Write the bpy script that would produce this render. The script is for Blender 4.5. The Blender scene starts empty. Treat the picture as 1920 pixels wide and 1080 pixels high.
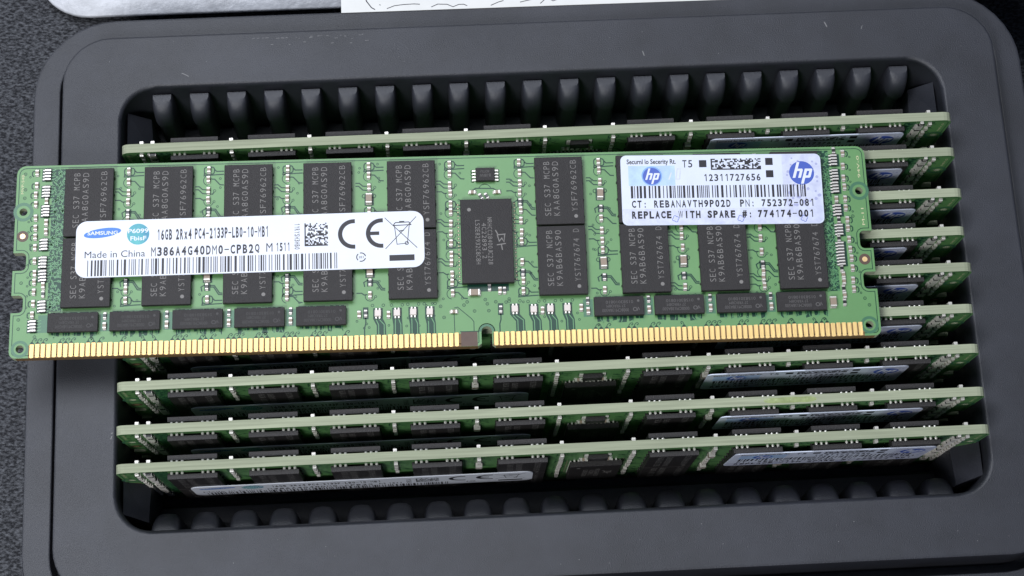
import bpy, bmesh, math, random
from mathutils import Matrix, Vector
scene = bpy.context.scene
C = scene.collection
S = 0.1                      # everything below is written in millimetres; one scene unit is 10 mm
R = math.radians

# ------------------------------------------------------------------ camera
cam_data = bpy.data.cameras.new('camera')
cam = bpy.data.objects.new('camera', cam_data)
C.objects.link(cam)
CAM_POS = (-15.404, -87.748, 279.311)


def rodrigues(v):
    a = Vector(v)
    return Matrix.Rotation(a.length, 3, a.normalized())


CAM_R = rodrigues((-0.30503, 0.02705, 0.04728))      # world -> camera
cam.matrix_world = Matrix.Translation(Vector(CAM_POS) * S) @ CAM_R.transposed().to_4x4()
cam_data.sensor_width = 36.0
cam_data.lens = 3525.55 / 1920 * 36
cam_data.clip_start = 0.5
cam_data.clip_end = 2000
scene.camera = cam

# ------------------------------------------------------------------ light
world = bpy.data.worlds.new('World')
scene.world = world
world.use_nodes = True
bg = world.node_tree.nodes['Background']
bg.inputs[0].default_value = (0.50, 0.66, 1.0, 1)
bg.inputs[1].default_value = 0.11


def area(name, loc, target, sx, sy, power, col):
    d = bpy.data.lights.new(name, 'AREA')
    d.shape = 'RECTANGLE'
    d.size, d.size_y = sx * S, sy * S
    d.energy = power
    d.color = col
    o = bpy.data.objects.new(name, d)
    C.objects.link(o)
    o.location = Vector(loc) * S
    o.rotation_euler = (Vector(target) - Vector(loc)).to_track_quat('-Z', 'Y').to_euler()
    return o


area('key_lamp', (-230, -350, 500), (0, 0, 0), 150, 150, 26500, (0.97, 0.98, 1.0))
area('ceiling_lamp', (-215, 205, 600), (-180, 100, 0), 600, 330, 44500, (0.88, 0.92, 1.0))
scene.view_settings.view_transform = 'Standard'
scene.view_settings.look = 'None'
scene.view_settings.exposure = 0.0
scene.view_settings.gamma = 1.0
scene.view_settings.use_curve_mapping = False


# ------------------------------------------------------------------ materials
def lin(r, g, b):
    f = lambda c: (c / 255 / 12.92) if c <= 10 else (((c / 255) + 0.055) / 1.055) ** 2.4
    return (f(r), f(g), f(b), 1)


def mat(name, col, rough=0.5, metal=0.0, spec=0.5, var=0.0, vscale=3.0, bump=0.0, bscale=40.0, stretch=None, col2=None, coat=0.0):
    m = bpy.data.materials.new(name)
    m.use_nodes = True
    nt = m.node_tree
    b = nt.nodes['Principled BSDF']
    b.inputs['Base Color'].default_value = col
    b.inputs['Roughness'].default_value = rough
    b.inputs['Metallic'].default_value = metal
    b.inputs['Specular IOR Level'].default_value = spec
    b.inputs['Coat Weight'].default_value = coat
    if var or bump:
        tc = nt.nodes.new('ShaderNodeTexCoord')
        mp = nt.nodes.new('ShaderNodeMapping')
        nt.links.new(tc.outputs['Object'], mp.inputs[0])
        if stretch:
            mp.inputs['Scale'].default_value = stretch
    if var:
        n = nt.nodes.new('ShaderNodeTexNoise')
        n.inputs['Scale'].default_value = vscale
        n.inputs['Detail'].default_value = 6
        n.inputs['Roughness'].default_value = 0.65
        nt.links.new(mp.outputs[0], n.inputs['Vector'])
        r = nt.nodes.new('ShaderNodeValToRGB')
        c2 = col2 or tuple(min(1, c * (1 + var)) for c in col[:3]) + (1,)
        c1 = tuple(c * (1 - var) for c in col[:3]) + (1,)
        r.color_ramp.elements[0].position = 0.32
        r.color_ramp.elements[1].position = 0.70
        r.color_ramp.elements[0].color = c1
        r.color_ramp.elements[1].color = c2
        nt.links.new(n.outputs['Fac'], r.inputs[0])
        nt.links.new(r.outputs[0], b.inputs['Base Color'])
    if bump:
        n2 = nt.nodes.new('ShaderNodeTexNoise')
        n2.inputs['Scale'].default_value = bscale
        n2.inputs['Detail'].default_value = 4
        nt.links.new(mp.outputs[0], n2.inputs['Vector'])
        bp = nt.nodes.new('ShaderNodeBump')
        bp.inputs['Strength'].default_value = bump
        bp.inputs['Distance'].default_value = 0.02
        nt.links.new(n2.outputs['Fac'], bp.inputs['Height'])
        nt.links.new(bp.outputs[0], b.inputs['Normal'])
    return m


M = {}
M['mask'] = mat('solder_mask_green', (0.118, 0.275, 0.096, 1), 0.42, spec=0.56, var=0.06, vscale=1.2, bump=0.06, bscale=14)
M['trace'] = mat('bare_mask_dark_green', (0.008, 0.050, 0.030, 1), 0.36, spec=0.3)
M['line'] = mat('track_light_green', (0.085, 0.26, 0.10, 1), 0.4, spec=0.6)
M['fr4'] = mat('board_edge_laminate', (0.335, 0.365, 0.255, 1), 0.75, var=0.2, vscale=3.0, stretch=(0.25, 3, 9), spec=0.2)
M['bare'] = mat('bare_substrate', (0.20, 0.115, 0.045, 1), 0.6, var=0.1)
M['key'] = mat('brown_substrate', (0.10, 0.06, 0.043, 1), 0.5, var=0.12, vscale=5)
M['gold'] = mat('gold_plating', (0.90, 0.62, 0.25, 1), 0.46, metal=0.5, var=0.16, vscale=5, bump=0.15, bscale=9, stretch=(3, .6, 1))
M['brass'] = mat('gold_mark', (0.85, 0.6, 0.3, 1), 0.4, metal=0.8)
M['chip'] = mat('black_epoxy', (0.025, 0.0225, 0.0225, 1), 0.5, spec=0.35, var=0.16, vscale=60, bump=0.4, bscale=75)
M['etch'] = mat('laser_marking', (0.215, 0.205, 0.195, 1), 0.65)
M['faint'] = mat('faint_laser_marking', (0.105, 0.10, 0.098, 1), 0.65)
M['fainter'] = mat('worn_laser_marking', (0.05, 0.048, 0.048, 1), 0.6)
M['tin'] = mat('tinned_end', (0.68, 0.65, 0.60, 1), 0.33, metal=0.35)
M['cer'] = mat('tan_ceramic', (0.30, 0.23, 0.17, 1), 0.45, var=0.1)
M['ceramic_white'] = mat('pale_ceramic', (0.70, 0.62, 0.57, 1), 0.4)
M['blk'] = mat('black_resistor', (0.012, 0.012, 0.013, 1), 0.3)
M['white'] = mat('label_white', (0.76, 0.79, 0.87, 1), 0.45, spec=0.3, var=0.03, vscale=1.5, bump=0.14, bscale=1.6)
M['bluewhite'] = mat('label_blue_white', (0.69, 0.74, 0.88, 1), 0.4, spec=0.4, var=0.04, vscale=2.5, bump=0.14, bscale=1.6)
M['ink'] = mat('black_print', (0.012, 0.010, 0.016, 1), 0.5)
M['blue'] = mat('logo_blue', (0.045, 0.19, 0.60, 1), 0.45)
M['teal'] = mat('logo_teal', (0.05, 0.36, 0.58, 1), 0.45, var=0.35, vscale=2.5, col2=(0.10, 0.47, 0.47, 1))
M['hpblue'] = mat('logo_royal_blue', (0.050, 0.105, 0.47, 1), 0.4)
M['holo'] = mat('pale_blue_foil', (0.46, 0.62, 0.90, 1), 0.35, var=0.15, vscale=4)
M['halo'] = mat('mid_blue_ring', (0.20, 0.38, 0.72, 1), 0.35)
M['lav'] = mat('lavender_foil', (0.58, 0.61, 0.80, 1), 0.35, var=0.1, vscale=7, col2=(0.70, 0.74, 0.88, 1))
M['spot'] = mat('foil_spot', (0.40, 0.42, 0.64, 1), 0.4)
M['residue'] = mat('olive_residue', (0.30, 0.36, 0.16, 1), 0.35, var=0.2, vscale=9)
M['cream'] = mat('cream_silkscreen', (0.62, 0.58, 0.36, 1), 0.6)
M['hole'] = mat('hole_ring_green', (0.05, 0.16, 0.085, 1), 0.4)


nt = M['fr4'].node_tree
hs = nt.nodes.new('ShaderNodeHueSaturation')
oi = nt.nodes.new('ShaderNodeObjectInfo')
mr = nt.nodes.new('ShaderNodeMapRange')
mr.inputs['To Min'].default_value = 0.86
mr.inputs['To Max'].default_value = 1.12
nt.links.new(oi.outputs['Random'], mr.inputs['Value'])
nt.links.new(mr.outputs[0], hs.inputs['Value'])
nt.links.new(nt.nodes['Color Ramp'].outputs[0], hs.inputs['Color'])
nt.links.new(hs.outputs[0], nt.nodes['Principled BSDF'].inputs['Base Color'])


def tray_material():
    m = mat('black_tray_plastic', (0.022, 0.0235, 0.031, 1), 0.46, spec=0.60, var=0.28, vscale=.9, bump=0.3, bscale=60)
    nt = m.node_tree
    b = nt.nodes['Principled BSDF']
    tc = nt.nodes.new('ShaderNodeTexCoord')
    n = nt.nodes.new('ShaderNodeTexNoise')
    n.inputs['Scale'].default_value = 0.35
    n.inputs['Detail'].default_value = 8
    nt.links.new(tc.outputs['Object'], n.inputs['Vector'])
    mr = nt.nodes.new('ShaderNodeMapRange')
    mr.inputs['To Min'].default_value = 0.42
    mr.inputs['To Max'].default_value = 0.58
    nt.links.new(n.outputs['Fac'], mr.inputs['Value'])
    nt.links.new(mr.outputs[0], b.inputs['Roughness'])
    return m


M['tray'] = tray_material()
M['scuff'] = mat('pale_scuff', (0.22, 0.22, 0.22, 1), 0.7)


def table_material():
    m = bpy.data.materials.new('pebbled_dark_cloth')
    m.use_nodes = True
    nt = m.node_tree
    b = nt.nodes['Principled BSDF']
    b.inputs['Roughness'].default_value = 0.6
    b.inputs['Specular IOR Level'].default_value = 0.3
    tc = nt.nodes.new('ShaderNodeTexCoord')
    mp = nt.nodes.new('ShaderNodeMapping')
    mp.inputs['Rotation'].default_value = (0, 0, 0.9)
    mp.inputs['Scale'].default_value = (1.0, 1.9, 1.0)
    nt.links.new(tc.outputs['Object'], mp.inputs[0])
    v = nt.nodes.new('ShaderNodeTexNoise')
    v.inputs['Scale'].default_value = 13.0
    v.inputs['Detail'].default_value = 5
    v.inputs['Roughness'].default_value = 0.7
    nt.links.new(mp.outputs[0], v.inputs['Vector'])
    r = nt.nodes.new('ShaderNodeValToRGB')
    r.color_ramp.elements[0].position = 0.42
    r.color_ramp.elements[0].color = (0.013, 0.0137, 0.017, 1)
    r.color_ramp.elements[1].position = 0.72
    r.color_ramp.elements[1].color = (0.165, 0.172, 0.19, 1)
    nt.links.new(v.outputs['Fac'], r.inputs[0])
    nt.links.new(r.outputs[0], b.inputs['Base Color'])
    bp = nt.nodes.new('ShaderNodeBump')
    bp.inputs['Strength'].default_value = 0.9
    bp.inputs['Distance'].default_value = 0.05
    nt.links.new(v.outputs['Fac'], bp.inputs['Height'])
    nt.links.new(bp.outputs[0], b.inputs['Normal'])
    return m


M['table'] = table_material()
M['paper'] = mat('white_paper', (0.74, 0.74, 0.72, 1), 0.8, var=0.05, vscale=1.5)


def bag_material():
    m = mat('silver_grey_plastic', (0.50, 0.51, 0.54, 1), 0.4, spec=0.7, var=0.22, vscale=2.2, bump=0.35, bscale=7)
    m.node_tree.nodes['Bump'].inputs['Distance'].default_value = 0.06
    return m


M['bag'] = bag_material()
M['pen'] = mat('pen_ink', (0.035, 0.035, 0.05, 1), 0.7)


# ------------------------------------------------------------------ mesh helpers
class MB:
    def __init__(self):
        self.v, self.f, self.m = [], [], []

    def poly(self, pts, z, mi=0):
        n = len(self.v)
        self.v += [(p[0], p[1], z) for p in pts]
        self.f.append(tuple(range(n, n + len(pts))))
        self.m.append(mi)

    def prism(self, pts, z0, z1, mi=0, top=None, inset=0.0):
        """closed prism; 'inset' chamfers its upper rim"""
        k = len(pts)
        cx = sum(p[0] for p in pts) / k
        cy = sum(p[1] for p in pts) / k
        n = len(self.v)
        lv = [(pts, z0)]
        if inset:
            lv.append((pts, z1 - inset))
            ins = []
            for i in range(k):
                a, b, c = Vector(pts[i - 1]), Vector(pts[i]), Vector(pts[(i + 1) % k])
                d1 = (b - a).normalized()
                d2 = (c - b).normalized()
                nn = Vector((-d1.y - d2.y, d1.x + d2.x))
                nn = nn / max(0.3, nn.length_squared / 2)
                ins.append((b.x + nn.x * inset, b.y + nn.y * inset))
            lv.append((ins, z1))
        else:
            lv.append((pts, z1))
        for ps, z in lv:
            self.v += [(p[0], p[1], z) for p in ps]
        for l in range(len(lv) - 1):
            for i in range(k):
                j = (i + 1) % k
                self.f.append((n + l * k + i, n + l * k + j, n + (l + 1) * k + j, n + (l + 1) * k + i))
                self.m.append(mi)
        self.f.append(tuple(range(n + (len(lv) - 1) * k, n + len(lv) * k)))
        self.m.append(mi if top is None else top)
        self.f.append(tuple(reversed(range(n, n + k))))
        self.m.append(mi)

    def box(self, x0, x1, y0, y1, z0, z1, mi=0, inset=0.0, top=None):
        self.prism([(x0, y0), (x1, y0), (x1, y1), (x0, y1)], z0, z1, mi, top, inset)

    def rect(self, x0, x1, y0, y1, z, mi=0):
        self.poly([(x0, y0), (x1, y0), (x1, y1), (x0, y1)], z, mi)

    def disc(self, cx, cy, r, z, mi=0, n=16, ry=None, rot=0.0):
        ry = ry or r
        c, s = math.cos(rot), math.sin(rot)
        pts = []
        for i in range(n):
            a = 2 * math.pi * i / n
            x, y = r * math.cos(a), ry * math.sin(a)
            pts.append((cx + x * c - y * s, cy + x * s + y * c))
        self.poly(pts, z, mi)

    def ring(self, cx, cy, r0, r1, z, mi=0, n=14, a0=0.0, a1=2 * math.pi):
        k = len(self.v)
        full = abs(a1 - a0 - 2 * math.pi) < 1e-6
        m = n if full else n + 1
        for i in range(m):
            a = a0 + (a1 - a0) * i / n
            self.v.append((cx + r0 * math.cos(a), cy + r0 * math.sin(a), z))
            self.v.append((cx + r1 * math.cos(a), cy + r1 * math.sin(a), z))
        for i in range(n):
            j = (i + 1) % m
            self.f.append((k + 2 * i, k + 2 * i + 1, k + 2 * j + 1, k + 2 * j))
            self.m.append(mi)

    def strip(self, pts, w, z, mi=0, closed=False):
        P = [Vector((p[0], p[1])) for p in pts]
        k = len(P)
        n = len(self.v)
        for i in range(k):
            a = P[i - 1] if (i > 0 or closed) else None
            c = P[(i + 1) % k] if (i < k - 1 or closed) else None
            d1 = (P[i] - a).normalized() if a is not None else None
            d2 = (c - P[i]).normalized() if c is not None else None
            if d1 is None:
                d1 = d2
            if d2 is None:
                d2 = d1
            nn = Vector((-(d1.y + d2.y), d1.x + d2.x))
            if nn.length < 1e-4:
                nn = Vector((-d1.y, d1.x)) * 2
            nn = nn / max(0.5, nn.length_squared / 2) * (w / 2)
            self.v += [(P[i].x + nn.x, P[i].y + nn.y, z), (P[i].x - nn.x, P[i].y - nn.y, z)]
        for i in range(k if closed else k - 1):
            j = (i + 1) % k
            self.f.append((n + 2 * i, n + 2 * i + 1, n + 2 * j + 1, n + 2 * j))
            self.m.append(mi)

    def rows(self, secs, mi=0, cap=True, closed=True):
        """loft of 3-D sections with the same number of points"""
        n = len(self.v)
        k = len(secs[0])
        for s in secs:
            self.v += [tuple(p) for p in s]
        for l in range(len(secs) - 1):
            for i in range(k if closed else k - 1):
                j = (i + 1) % k
                self.f.append((n + l * k + i, n + l * k + j, n + (l + 1) * k + j, n + (l + 1) * k + i))
                self.m.append(mi)
        if cap:
            self.f.append(tuple(reversed(range(n, n + k))))
            self.m.append(mi)
            self.f.append(tuple(range(n + (len(secs) - 1) * k, n + len(secs) * k)))
            self.m.append(mi)

    def add(self, other, fn, mi=None):
        n = len(self.v)
        self.v += [fn(p) for p in other.v]
        self.f += [tuple(i + n for i in f) for f in other.f]
        self.m += other.m if mi is None else [mi] * len(other.f)

    def mesh(self, name, mats, smooth=None):
        me = bpy.data.meshes.new(name)
        me.from_pydata([(x * S, y * S, z * S) for x, y, z in self.v], [], self.f)
        for m in mats:
            me.materials.append(M[m])
        me.polygons.foreach_set('material_index', self.m)
        if smooth is not None:
            me.polygons.foreach_set('use_smooth', [True] * len(self.f))
            me.set_sharp_from_angle(angle=R(smooth))
        me.update()
        return me

    def build(self, name, mats, parent=None, smooth=None):
        return place(name, self.mesh(name, mats, smooth), parent)


def place(name, me, parent=None, loc=(0, 0, 0), rz=0.0, flip=False):
    o = bpy.data.objects.new(name, me)
    C.objects.link(o)
    o.parent = parent
    o.location = Vector(loc) * S
    o.rotation_euler = (0, math.pi if flip else 0, rz)
    return o


_tc = {}


def text_geo(s, bold=0.0):
    k = (s, bold)
    if k not in _tc:
        cu = bpy.data.curves.new('lettering', 'FONT')
        cu.body = s
        cu.resolution_u = 3
        cu.offset = bold
        o = bpy.data.objects.new('lettering', cu)
        C.objects.link(o)
        dg = bpy.context.evaluated_depsgraph_get()
        me = bpy.data.meshes.new_from_object(o.evaluated_get(dg))
        vs = [(v.co.x, v.co.y) for v in me.vertices]
        fs = [tuple(p.vertices) for p in me.polygons]
        bpy.data.objects.remove(o)
        bpy.data.curves.remove(cu)
        bpy.data.meshes.remove(me)
        xs = [v[0] for v in vs]
        ys = [v[1] for v in vs]
        _tc[k] = (vs, fs, min(xs), max(xs), min(ys), max(ys))
    return _tc[k]


def text(mb, s, x0, x1, y0, y1, z, mi=0, bold=0.0, rot=0):
    """letters stretched to fill the box; rot = quarter turns counter-clockwise of the reading direction"""
    vs, fs, ax, bx, ay, by = text_geo(s, bold)
    n = len(mb.v)
    for x, y in vs:
        u = (x - ax) / (bx - ax)
        v = (y - ay) / (by - ay)
        if rot == 1:
            u, v = 1 - v, u
        elif rot == 2:
            u, v = 1 - u, 1 - v
        elif rot == 3:
            u, v = v, 1 - u
        mb.v.append((x0 + u * (x1 - x0), y0 + v * (y1 - y0), z))
    for f in fs:
        mb.f.append(tuple(i + n for i in f))
        mb.m.append(mi)


def mono(mb, s, x0, x1, y0, y1, z, mi=0, bold=0.0, rot=0, fill=.74):
    """evenly spaced letters, each stretched to the same cell"""
    L = (x1 - x0) if rot in (0, 2) else (y1 - y0)
    p = L / (len(s) - 1 + fill)
    w = p * fill
    for i, ch in enumerate(s):
        if ch == ' ':
            continue
        t = i * p
        k = {'1': .36, 'I': .3, ':': .26, '.': .26, 'l': .25, 'i': .25}.get(ch, 1.0)
        a, b = t + w * (1 - k) / 2, t + w * (1 + k) / 2
        b0 = 0 if ch in 'MNW' else bold
        if ch == '1':
            for q in ([(.50, 0), (.50 + .22, 0), (.50 + .22, 1), (.50, 1)], [(.18, .68), (.50, .84), (.50, 1), (.40, 1), (.18, .82)]):
                H = (y1 - y0) if rot in (0, 2) else (x1 - x0)
                if rot == 0:
                    pp = [(x0 + t + w * u, y0 + v * H) for u, v in q]
                elif rot == 1:
                    pp = [(x1 - v * H, y0 + t + w * u) for u, v in q]
                else:
                    pp = [(x0 + v * H, y1 - t - w * u) for u, v in q]
                mb.poly(pp, z, mi)
            continue
        lo, hi = {'-': (.44, .56), ':': (0, .7), 'x': (0, .72), '.': (0, .16)}.get(ch, (0, 1))
        H = (y1 - y0) if rot in (0, 2) else (x1 - x0)
        if rot == 0:
            text(mb, ch, x0 + a, x0 + b, y0 + lo * H, y0 + hi * H, z, mi, b0, 0)
        elif rot == 1:
            text(mb, ch, x1 - hi * H, x1 - lo * H, y0 + a, y0 + b, z, mi, b0, 1)
        elif rot == 3:
            text(mb, ch, x0 + lo * H, x0 + hi * H, y1 - b, y1 - a, z, mi, b0, 3)


def line(parent, s, x0, x1, y0, y1, z, bold=0.0, rot=0, even=True, fill=.74):
    m = MB()
    (mono if even else text)(m, s, x0, x1, y0, y1, z, 0, bold, rot, *((fill,) if even else ()))
    return m.build('lettering', ['ink'], parent)


def rrect(x0, x1, y0, y1, r, n=6):
    pts = []
    for cx, cy, a0 in ((x1 - r, y1 - r, 0), (x0 + r, y1 - r, 90), (x0 + r, y0 + r, 180), (x1 - r, y0 + r, 270)):
        for i in range(n + 1):
            a = R(a0 + 90 * i / n)
            pts.append((cx + r * math.cos(a), cy + r * math.sin(a)))
    return pts


def thing(name, label, cat, group=None, loc=(0, 0, 0)):
    o = bpy.data.objects.new(name, None)
    C.objects.link(o)
    o.empty_display_size = 0.3
    o.location = Vector(loc) * S
    tag(o, label, cat, group)
    return o


def tag(o, label, cat=None, group=None, kind=None):
    o['label'] = label
    if cat:
        o['category'] = cat
    if group:
        o['group'] = group
    if kind:
        o['kind'] = kind


# ------------------------------------------------------------------ table top
TABLE_Z = -34.0
mb = MB()
mb.box(-700, 700, -600, 800, TABLE_Z - 20, TABLE_Z)
o = mb.build('tabletop', ['table'])
tag(o, 'dark grey pebbled cloth surface under the black tray', kind='structure')

# ------------------------------------------------------------------ tray
PZ = -6.5                                     # top face of the tray
tray = thing('storage_tray', 'black moulded plastic tray with rounded corners holding rows of memory modules', 'tray', loc=(0, 2, TABLE_Z))
tray_off = Vector((0, -2, -TABLE_Z))


def loop(x0, x1, y0, y1, r, z):
    return [(p[0], p[1] - 2, z - TABLE_Z) for p in rrect(x0, x1, y0, y1, r, 9)]


mb = MB()
FL = -31.2
secs = [
    loop(-72, 72, -39, 43.5, 8, TABLE_Z),
    loop(-75.5, 75.5, -42.5, 47, 9, PZ - 11.0),
    loop(-79.9, 79.9, -47.0, 50.7, 10, PZ - 11.0),
    loop(-80.0, 80.0, -47.1, 50.8, 10, PZ - 5.0),
    loop(-82.6, 82.6, -50.0, 53.3, 13.5, PZ - 5.0),
    loop(-82.9, 82.9, -50.3, 53.6, 13.8, PZ - 4.7),
    loop(-82.7, 82.7, -50.1, 53.4, 13.6, PZ - 4.1),
    loop(-82.3, 82.3, -49.7, 53.0, 13.2, PZ - 4.0),
    loop(-78.75, 78.75, -46.4, 50.0, 9.4, PZ - 4.0),
    loop(-78.5, 78.5, -46.15, 49.75, 9.2, PZ - 4.2),
    loop(-78.4, 78.4, -46.0, 49.65, 9.0, PZ - 9.0),
    loop(-77.4, 77.4, -44.3, 48.6, 8.0, PZ - 9.0),
    loop(-77.3, 77.3, -44.2, 48.5, 7.9, PZ - 0.5),
    loop(-77.2, 77.2, -44.1, 48.4, 7.8, PZ - 0.15),
    loop(-76.8, 76.8, -43.7, 48.0, 7.4, PZ),
    loop(-68.3, 68.3, -35.0, 39.8, 6.2, PZ),
    loop(-67.8, 67.8, -34.5, 39.3, 5.7, PZ - 0.2),
    loop(-67.5, 67.5, -34.2, 39.0, 5.4, PZ - 0.7),
    loop(-67.2, 67.2, -33.9, 38.6, 5.2, FL),
]
mb.rows(secs)
shell = mb.build('tray_shell', ['tray'], tray, smooth=50)
wn = shell.modifiers.new('flat_faces', 'WEIGHTED_NORMAL')
wn.weight = 100
wn.keep_sharp = True
# scuffs and dust on the top face
rnd = random.Random(5)
mb = MB()
for (x, y, l, a, w) in ((-57.2, 41.2, 1.3, -0.5, 0.12), (18.6, 41.9, 0.9, -1.3, 0.14), (49.5, 45.9, 1.0, -1.2, 0.16), (55.5, 45.1, 0.6, 1.2, 0.1), (-68.5, -19.5, 0.5, 1.2, 0.12),
                        (-68.4, -18.8, 0.3, 0.3, 0.12)):
    mb.strip([(x - l / 2 * math.cos(a), y - 2 - l / 2 * math.sin(a)), (x, y - 2 + 0.05), (x + l / 2 * math.cos(a), y - 2 + l / 2 * math.sin(a))], w, PZ - TABLE_Z + 0.02)
for i in range(46):
    x, y = rnd.uniform(-76, 76), rnd.choice([rnd.uniform(41, 47.5), rnd.uniform(-43, -36)])
    mb.disc(x, y - 2, rnd.uniform(0.03, 0.07), PZ - TABLE_Z + 0.02, n=6)
for k in range(26):
    x = -46 + k * .75 + rnd.uniform(-.3, .3)
    y = 47.3 - 2 - rnd.random() ** 3 * 1.6
    mb.strip([(x, y), (x + rnd.uniform(.2, .6), y + rnd.uniform(-.08, .1))], rnd.uniform(.04, .09), PZ - TABLE_Z + 0.02)
mb.build('scuff_marks', ['scuff'], tray)

# ribs along the two long cavity walls


def rib_mesh(sign, hw, steps):
    """round-nosed rib with a sloping top; wall at y=0, reaching towards -y*sign"""
    m = MB()
    prof = []
    N = 10
    for i in range(N + 1):
        a = math.pi * i / N
        prof.append((-hw * math.copysign(abs(math.cos(a)) ** .7, math.cos(a)), math.sin(a) ** .6))

    def sec(reach, z, k=1.0):
        return [(px * k, -sign * (0.25 + py * reach - 0.3), z) for px, py in prof]
    s = [sec(q[0], q[1] - TABLE_Z, *q[2:]) for q in steps]
    m.rows(s)
    return m.mesh('rib', ['tray'], smooth=40)


rib_back = rib_mesh(1, 1.8, [(3.3, FL), (3.3, -13.0), (4.1, -12.6), (4.1, -12.3), (3.8, -11.0), (3.3, -9.7, .97), (2.5, -8.8, .92), (1.5, -8.4, .84)])  # small overhang under the nose, added to keep the shaft below in shade
rib_front = rib_mesh(-1, 2.35, [(4.3, FL), (4.4, -18.0), (4.0, -15.8), (3.0, -14.5, .97), (1.8, -13.8, .92), (.7, -13.6, .85)])
for i in range(21):
    place('rib', rib_back, tray, (-61.3 + i * 6.13, 38.6 - 2, 0))
for i in range(21):
    place('rib', rib_front, tray, (-61.3 + i * 6.13, -33.9 - 2, 0))
# ledges and corner posts inside the cavity
mb = MB()
mb.box(-66.8, 66.8, -33.7 - 2, -26.8 - 2, FL - TABLE_Z + 0.05, -25.5 - TABLE_Z, inset=0.5)
mb.build('front_ledge', ['tray'], tray)
mb = MB()
mb.box(-66.8, 66.8, 33.5 - 2, 38.3 - 2, FL - TABLE_Z + 0.05, -22 - TABLE_Z, inset=0.5)
mb.build('back_ledge', ['tray'], tray)
for sx in (-1, 1):
    for sy in (-1, 1):
        m = MB()
        x = 67.0 * sx
        y = (38.4 if sy > 0 else -33.7) - 2
        a = [(x, y - sy * 8.2), (x, y - sy * 2.6), (x - sx * 3.2, y - sy * 2.0), (x - sx * 3.6, y - sy * 8.2)]
        lo = [(p[0], p[1], FL - TABLE_Z + 0.05) for p in a]
        hi = [(a[0][0], a[0][1], -9.0 - TABLE_Z), (a[1][0], a[1][1], -9.0 - TABLE_Z), (a[2][0], a[2][1], -13.5 - TABLE_Z), (a[3][0], a[3][1], -13.5 - TABLE_Z)]
        if sx * sy < 0:
            lo.reverse()
            hi.reverse()
        m.rows([lo, hi])
        m.build('corner_post', ['tray'], tray)

# ------------------------------------------------------------------ memory module: shared part meshes
rnd = random.Random(11)
LEN, HGT = 133.35, 31.25
PCB_MATS = ['mask', 'fr4', 'trace', 'line', 'bare', 'key', 'hole', 'brass', 'cream']

# component list: (kind, u, v, rz)
COMP = []
for u, v in [(3.18, 29.98), (3.2, 27.9), (3.1, 26.34), (3.17, 24.76), (3.23, 22.53), (3.27, 20.86), (3.3, 19.39), (3.33, 17.69), (3.36, 15.5), (3.45, 13.47), (3.44, 12.07), (3.45, 10.46),
             (3.43, 8.63), (3.35, 6.81)]:
    COMP.append(('termination_resistor', u, v, 0))
for u, v in [(129.83, 30.03), (129.7, 27.85), (129.62, 25.85), (129.65, 24.35), (129.6, 22.37), (129.56, 20.88), (129.64, 18.9), (129.6, 17.5), (129.63, 15.63), (129.67, 14.0), (129.76, 12.54),
             (129.77, 10.92), (129.67, 8.95), (129.68, 7.5)]:
    COMP.append(('termination_resistor', u, v, 0))
for k, u, v in [('A', 4.87, 29.6), ('A', 4.82, 26.82), ('c', 4.82, 25.2), ('A', 4.84, 23.6), ('c', 4.9, 21.7), ('c', 4.92, 20.2), ('A', 4.78, 18.09), ('A', 4.74, 15.19), ('A', 4.77, 13.04),
                ('c', 4.83, 11.45), ('r', 4.85, 10.09), ('A', 4.87, 8.09), ('A', 3.52, 4.99),
                ('r', 128.43, 30.5), ('A', 128.33, 28.9), ('A', 128.32, 26.38), ('A', 128.22, 24.3), ('c', 128.2, 22.3), ('A', 128.29, 20.5), ('r', 128.3, 18.85), ('A', 128.31, 17.25),
                ('r', 128.05, 15.8), ('A', 128.21, 14.3), ('A', 128.2, 12.3), ('r', 128.07, 10.9), ('c', 128.22, 9.8), ('c', 128.23, 8.75), ('r', 128.09, 7.6), ('c', 128.14, 6.5), ('r', 128.06, 5.4)]:
    COMP.append(({'A': 'resistor_array', 'c': 'capacitor', 'r': 'resistor'}[k], u, v, 0))
COLS = {
    17.45: [(0, 29.93), (0, 28.16), (0, 26.32), (0, 24.8), (2, 23.04), (0, 21.8), (2, 11.7), (0, 10.4), (0, 8.75)],
    29.9: [(0, 29.8), (0, 28.2), (0, 26.35), (0, 24.8), (2, 23.1), (0, 21.8), (1, 12.3), (2, 10.6), (0, 8.6)],
    42.2: [(0, 29.7), (0, 28.2), (0, 26.36), (0, 24.73), (2, 23.2), (0, 22.0), (2, 11.83), (0, 10.8), (0, 9.7), (0, 8.6)],
    54.9: [(0, 29.83), (0, 28.23), (0, 26.27), (1, 24.3), (0, 22.4), (1, 12.44), (2, 10.65), (0, 8.59)],
    67.57: [(0, 29.78), (0, 28.21), (0, 26.3), (0, 24.91), (0, 23.1), (0, 21.8), (0, 19.91), (0, 18.27), (0, 16.67), (0, 14.8), (0, 13.44), (0, 11.58), (0, 10.24), (0, 8.56)],
    78.53: [(0, 29.84), (0, 28.09), (0, 26.35), (0, 24.79), (2, 23.23), (0, 21.85), (0, 20.13), (0, 18.18), (0, 16.71), (0, 13.31), (2, 11.62), (0, 10.27), (0, 8.59)],
    91.1: [(0, 29.63), (0, 28.18), (0, 26.25), (1, 24.21), (2, 21.82), (0, 20.15), (0, 18.14), (0, 16.48), (0, 14.96), (1, 12.84), (2, 10.51), (0, 8.42)],
    103.5: [(0, 29.7), (0, 18.42), (0, 16.88), (0, 15.0), (1, 12.79), (2, 10.42), (0, 8.56)],
    115.8: [(0, 29.7), (0, 18.09), (0, 16.2), (0, 13.98), (2, 11.94), (0, 10.76), (0, 9.7), (0, 8.39)],
}
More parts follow.
